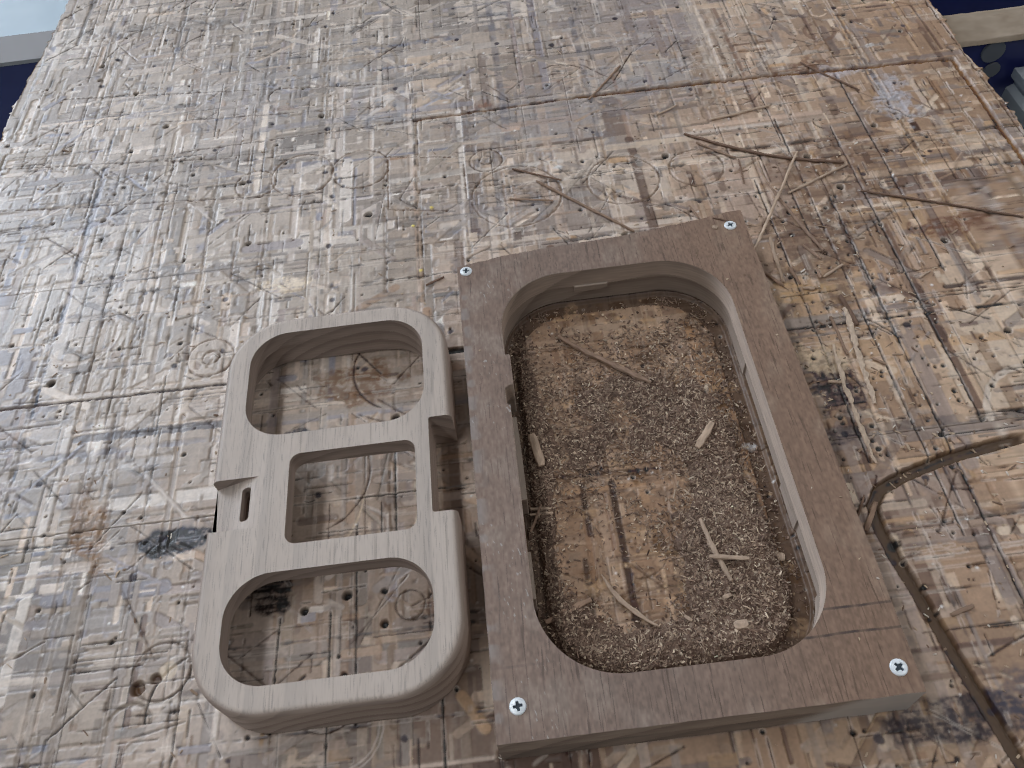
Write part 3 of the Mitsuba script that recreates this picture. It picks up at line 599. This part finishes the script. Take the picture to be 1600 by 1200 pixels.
sd = put('sawdust', (sv, np.vstack([np.vstack([q[:, [0, 1, 2]], q[:, [0, 2, 3]]]), ff + len(hv)])), 'splinter_wood', color=np.clip(np.vstack([hc, np.repeat(fc, 12, 0)]), 0.01, 0.85))
tag(sd, 'brown walnut sawdust and shavings heaped inside the opening of the dark frame', 'sawdust', kind='stuff')
# crumbs of wood strewn over board and offcut
k = 1500
px, py = np.where(r.random(k) < 0.55, r.normal(265, 55, k), r.uniform(-440, 470, k)), np.where(r.random(k) < 0.5, r.normal(150, 110, k), r.uniform(-150, 620, k))
onoff = (px > -27) & (px < 199) & (py > -118) & (py < 232); hole = (sd_rr(px, py, -4, 175, -95, 217, 50) < 0)
oncad = (px > -206) & (px < -33) & (py > -96) & (py < 208)
kp = ~hole & ~oncad & ~(onoff & (r.random(k) < 0.85)) & (np.abs(px) < 470)
px, py, onoff = px[kp], py[kp], onoff[kp]; k = len(px)
hz = np.where(onoff, TH / MM + 0.2, sample(px, py)[0] + 0.3)
L = np.exp(r.normal(np.log(2.3), 0.6, k)); w = np.exp(r.normal(np.log(0.8), 0.35, k)); L = np.where(onoff, np.minimum(L, 1.8), L)
fv, ff = chips(px, py, hz, L, w, 0.45, 0.2, r)
fc = lin([[186, 166, 144], [150, 128, 110], [214, 206, 196], [128, 106, 90]])[r.choice(4, k, p=[0.35, 0.3, 0.15, 0.2])]
cr_ = put('wood_crumbs', (fv * MM, ff), 'splinter_wood', color=np.repeat(fc, 12, 0))
tag(cr_, 'tiny pale wood crumbs strewn over the board around the two frames', 'wood crumbs', kind='stuff')

# ------------------------------------------------------------------ splinters, one by one
PALE, MIDW, DRK = [176, 155, 136], [148, 124, 107], [122, 99, 85]
SPL = [
 ([[189.2, 402.8], [232, 372], [275.8, 349.9], [316.8, 336.7]], 3.4, 1, DRK, 'long dark curved splinter sweeping across the upper right of the board', 0),
 ([[197.2, 388.0], [226.6, 359.4]], 2.4, 1, MIDW, 'brown splinter just below the upper end of the long dark curved splinter', 0),
 ([[280.5, 355.4], [245.0, 297.0], [210.8, 241.1]], 3.0, 3, PALE, 'long straight splinter crossing over another and ending beside the upper right screw', 0),
 ([[258.6, 306.7], [318.6, 333.8]], 2.8, 1, PALE, 'pale splinter rising right from the crossing of two long splinters', 0),
 ([[245.0, 323.5], [254.7, 278.3], [266.4, 235.0]], 3.2, 1, MIDW, 'long brown splinter lying under the crossing splinter right of the dark frame', 0),
 ([[229.3, 257.2], [227.1, 230.8], [225.9, 206.9]], 2.8, 1, PALE, 'upright pale splinter close to the upper right corner of the dark frame', 0),
 ([[214.1, 219.4], [224.6, 202.2]], 2.6, 1, MIDW, 'short splinter touching the right edge of the dark frame', 0),
 ([[234.8, 221.6], [237.9, 202.8]], 2.6, 1, MIDW, 'short splinter standing right of the upright pale splinter', 0),
 ([[252.4, 244.1], [261.5, 226.4]], 2.4, 1, MIDW, 'short brown splinter beside the lower end of the long brown one', 0),
 ([[255.3, 218.1], [255.2, 206.1]], 2.0, 1, MIDW, 'stubby splinter forming a corner with its right neighbour', 0),
 ([[257.5, 207.1], [276.2, 217.4]], 2.2, 1, PALE, 'pale slanting splinter forming a corner with a stubby one', 0),
 ([[318.5, 298.9], [367.6, 276.9], [434.0, 245.2]], 2.4, 1, DRK, 'very long thin dark splinter running to the right margin', 0),
 ([[324.0, 489.2], [345.7, 459.6], [364.0, 434.8]], 2.2, 1, DRK, 'thin dark splinter across the long brown groove at the upper right', 0),
 ([[216.7, 417.7], [277.1, 428.3]], 3.0, 1, PALE, 'pale straight splinter above the long dark curved splinter', 0),
 ([[169.9, 435.1], [191.8, 445.8]], 2.2, 1, PALE, 'small pale splinter farthest left in the upper right group', 0),
 ([[228.6, 358.1], [225.3, 325.5]], 1.8, 1, DRK, 'short dark splinter below the brown splinter pair at upper right', 0),
 ([[172.7, 306.8], [177.2, 289.8]], 2.4, 1, MIDW, 'short splinter just above the upper edge of the dark frame', 0),
 ([[243.4, 139.9], [239.8, 99.0], [238.9, 67.2], [239.4, 37.1]], 3.6, 1.5, PALE, 'longest jagged pale splinter lying on the dark stain right of the frame', 1),
 ([[263.0, 173.0], [259.8, 140], [257.8, 119.5], [255.0, 83.8]], 4.2, 1.5, PALE, 'thick jagged pale splinter right of the longest jagged one', 1),
 ([[250.1, 166.6], [250.7, 129.0]], 2.4, 1, MIDW, 'straight brown splinter between the two jagged pale ones', 0),
 ([[263.8, 186.2], [266.7, 154.9]], 3.4, 1, DRK, 'dark splinter beside the upper end of the thick jagged one', 0),
 ([[229.6, 107.4], [239.1, 105.4]], 2.5, 1, PALE, 'short pale splinter pointing at the longest jagged splinter on the stain', 0),
 ([[266.9, 124.0], [274.5, 116.3]], 2.2, 1, MIDW, 'tiny splinter right of the thick jagged pale one', 0),
 ([[238.6, 198.5], [246.9, 195.8]], 3.0, 1, PALE, 'small pale chip below the splinter corner right of the frame', 0),
 ([[328.8, 194.4], [339.9, 199.5]], 1.4, 1, PALE, 'thin tiny splinter alone at the far right of the board', 0),
 ([[216.1, -10.0], [229.0, 8.9]], 3.4, 1, MIDW, 'stout splinter wedged between dark frame and wide brown groove', 0),
 ([[214.4, 0.4], [223.7, 15.1]], 1.4, 1, DRK, 'thin dark splinter beside the stout one next to the brown groove', 0),
 ([[246.4, -69.2], [261.1, -65.1]], 2.6, 1, MIDW, 'short splinter right of the wide brown groove near the lower right', 0),
 ([[26.2, 383.2], [68.5, 359.1]], 2.2, 1, DRK, 'thin dark splinter above the long one at the top centre', 0),
 ([[46.3, 362.4], [120.7, 283.3]], 2.8, 1, MIDW, 'long brown splinter slanting down to the upper edge of the dark frame', 0),
 ([[20.0, 343.1], [57.8, 333.6]], 2.2, 1, MIDW, 'level splinter left of the long slanting one at the top centre', 0),
 ([[149.7, 521.2], [110.3, 471.8]], 2.6, 1, MIDW, 'farthest splinter crossing the long groove at the top of the board', 0),
 ([[-58.1, 250.9], [-42.9, 257.8]], 2.2, 1, DRK, 'short dark splinter left of the upper left screw', 0),
 ([[42.5, 178.2], [76.1, 147.3], [103.9, 124.5]], 3.6, 4, MIDW, 'long dark brown splinter lying on the sawdust in the upper opening', 0),
 ([[12.7, 91.7], [16.9, 64.7]], 5.6, 5, PALE, 'flat grey brown chip by the left wall of the big opening', 2),
 ([[123.7, 65.0], [139.5, 83.0]], 4.9, 5, PALE, 'flat pale chip at the right of the sawdust', 2),
 ([[113.3, 9.4], [117.2, -12.8], [122.6, -34.5]], 2.9, 7, PALE, 'pale splinter in the heap lying under a shorter crossing one', 0),
 ([[112.8, -17.5], [136.5, -22.3]], 2.6, 9, PALE, 'short pale splinter laid across another on the sawdust heap', 0),
 ([[44.5, -18.1], [57.2, -40.3], [74.2, -56.2]], 3.2, 4, PALE, 'curved pale splinter with pointed ends in the lower opening', 3),
 ([[6.1, -43.7], [36.1, -33.1]], 3.5, 5, MIDW, 'slanting splinter by the lower left corner of the big opening', 0),
 ([[4.6, 29.9], [19.9, 29.2]], 2.1, 4, PALE, 'lower of two small level splinters at the left wall of the opening', 0),
 ([[5.3, 33.6], [19.2, 32.2]], 2.1, 4, PALE, 'upper of two small level splinters at the left wall of the opening', 0),
 ([[3.6, 16.3], [12.7, 35.6]], 1.7, 4, MIDW, 'thin splinter rising across two level ones at the left wall of the opening', 0),
 ([[115.2, -43.9], [120.5, -42.9]], 2.3, 8, PALE, 'small bright chip on the sawdust heap below the crossed splinters', 2),
 ([[117.5, -62.7], [125.8, -61.7]], 4.9, 7, PALE, 'broad pale chip by the lower right of the sawdust heap', 2),
 ([[90.4, -51.0], [94.3, -54.6]], 2.0, 5, PALE, 'tiny pale chip right of the curved pale splinter', 2),
 ([[154.5, -18.6], [161.0, -20.2]], 5.0, 0.6, PALE, 'pale round flake in the bare strip by the right wall of the opening', 2),
 ([[176.1, 251.9], [187.4, 246.2]], 1.4, 35.6, DRK, 'thin dark splinter on the offcut above the upper right screw', 0),
 ([[173.3, 242.2], [176.8, 240.1]], 3.0, 35.6, PALE, 'small pale chip on the offcut left of the upper right screw', 2),
]
r = np.random.default_rng(33)
def splinter(pts, w, z, col, kind):
    pts = np.array(pts, float)
    seg = np.r_[0, np.cumsum(np.hypot(*np.diff(pts, axis=0).T))]
    n = max(4, int(seg[-1] / (2.4 if kind == 1 else 4)))
    t = np.linspace(0, seg[-1], n + 1)
    if len(pts) > 2:
        co = np.polyfit(seg, pts, min(3, len(pts) - 1)); c = np.stack([np.polyval(co[:, 0], t), np.polyval(co[:, 1], t)], -1)
    else: c = np.stack([np.interp(t, seg, pts[:, k]) for k in (0, 1)], -1)
    tan = np.gradient(c, axis=0); tan /= np.linalg.norm(tan, axis=1, keepdims=True); nr = np.stack([-tan[:, 1], tan[:, 0]], -1)
    u = t / seg[-1]
    c = c + nr * np.convolve(r.normal(0, 0.10 if kind != 1 else 0.14, n + 5), np.ones(5) / 5, 'valid')[:, None] * w
    wid = w * (0.92 + 0.10 * r.normal(0, 1, n + 1))
    if kind == 0: wid *= np.clip(0.75 + 0.25 * np.minimum(u, 1 - u) * 8, 0.6, 1)
    if kind == 1: wid *= np.clip(0.5 + 0.5 * np.minimum(u, 1 - u) * 7, 0.35, 1)
    if kind == 3: wid *= np.clip(np.sin(np.pi * u) ** 0.7, 0.12, 1)
    if kind == 2: wid = w * np.ones(n + 1) * np.where((u < 0.02) | (u > 0.98), 0.72, 1)
    th = w * (0.46 if kind == 0 else 0.26) * (0.9 + 0.2 * r.random(n + 1))
    zb = np.full(n + 1, float(z)) + (0.06 * w * np.sin(u * 9 + r.uniform(0, 6)) if kind == 0 else 0)
    if z < 2: zb = zb - 0.6
    lift = r.uniform(0, 0.5) * u
    bite = np.where(r.random(n + 1) < 0.16, r.uniform(0.2, 0.5, n + 1), 0.0); bite = np.maximum(bite, 0.55 * np.r_[0, bite[:-1]])
    rows = []
    for sy, sz in ((-0.5, 0.0), (0.5, 0.0), (0.42, 0.75), (0.1, 1.0), (-0.40, 0.8)):
        j = r.normal(0, 0.04, n + 1) * w
        if kind == 1 and sy > 0.2: j = -w * bite
        rows.append(np.column_stack([c + nr * (sy * wid + j)[:, None], zb + lift + sz * th + r.normal(0, 0.04, n + 1) * w]))
    v = np.stack(rows, 1).reshape(-1, 3); K = 5
    f = []
    for i in range(n):
        for j in range(K):
            a, b = i * K + j, i * K + (j + 1) % K
            f += [(a, b, b + K), (a, b + K, a + K)]
    f += [(0, j + 1, j) for j in range(1, K - 1)] + [(n * K, n * K + j, n * K + j + 1) for j in range(1, K - 1)]
    cc = lin(col)[None] * np.exp(r.normal(0, 0.07)) * (0.82 + 0.36 * r.random((len(v), 1)))
    f = np.array(f)[:, ::-1]
    return v * MM, f, cc
for pts, w, z, col, lab, kind in SPL:
    if not 3 < z < 30 or z >= 30: zz_ = z
    else:
        p = np.array(pts); zz_ = float(np.max(depth_at(p[:, 0], p[:, 1]))) + (0.6 if z < 8.5 else 2.6)
    v, f, cc = splinter(pts, w * (1.15 if kind == 1 else 0.9 if pts[0][1] > 280 else 1.12), zz_, [206, 186, 166] if kind == 1 else col, kind)
    k = put('wood_chip' if kind == 2 else 'wood_splinter', (v, f), 'splinter_wood', color=np.clip(cc, 0.01, 0.9))
    tag(k, lab, 'wood chip' if kind == 2 else 'wood splinter', 'splinters and chips strewn about the frames')
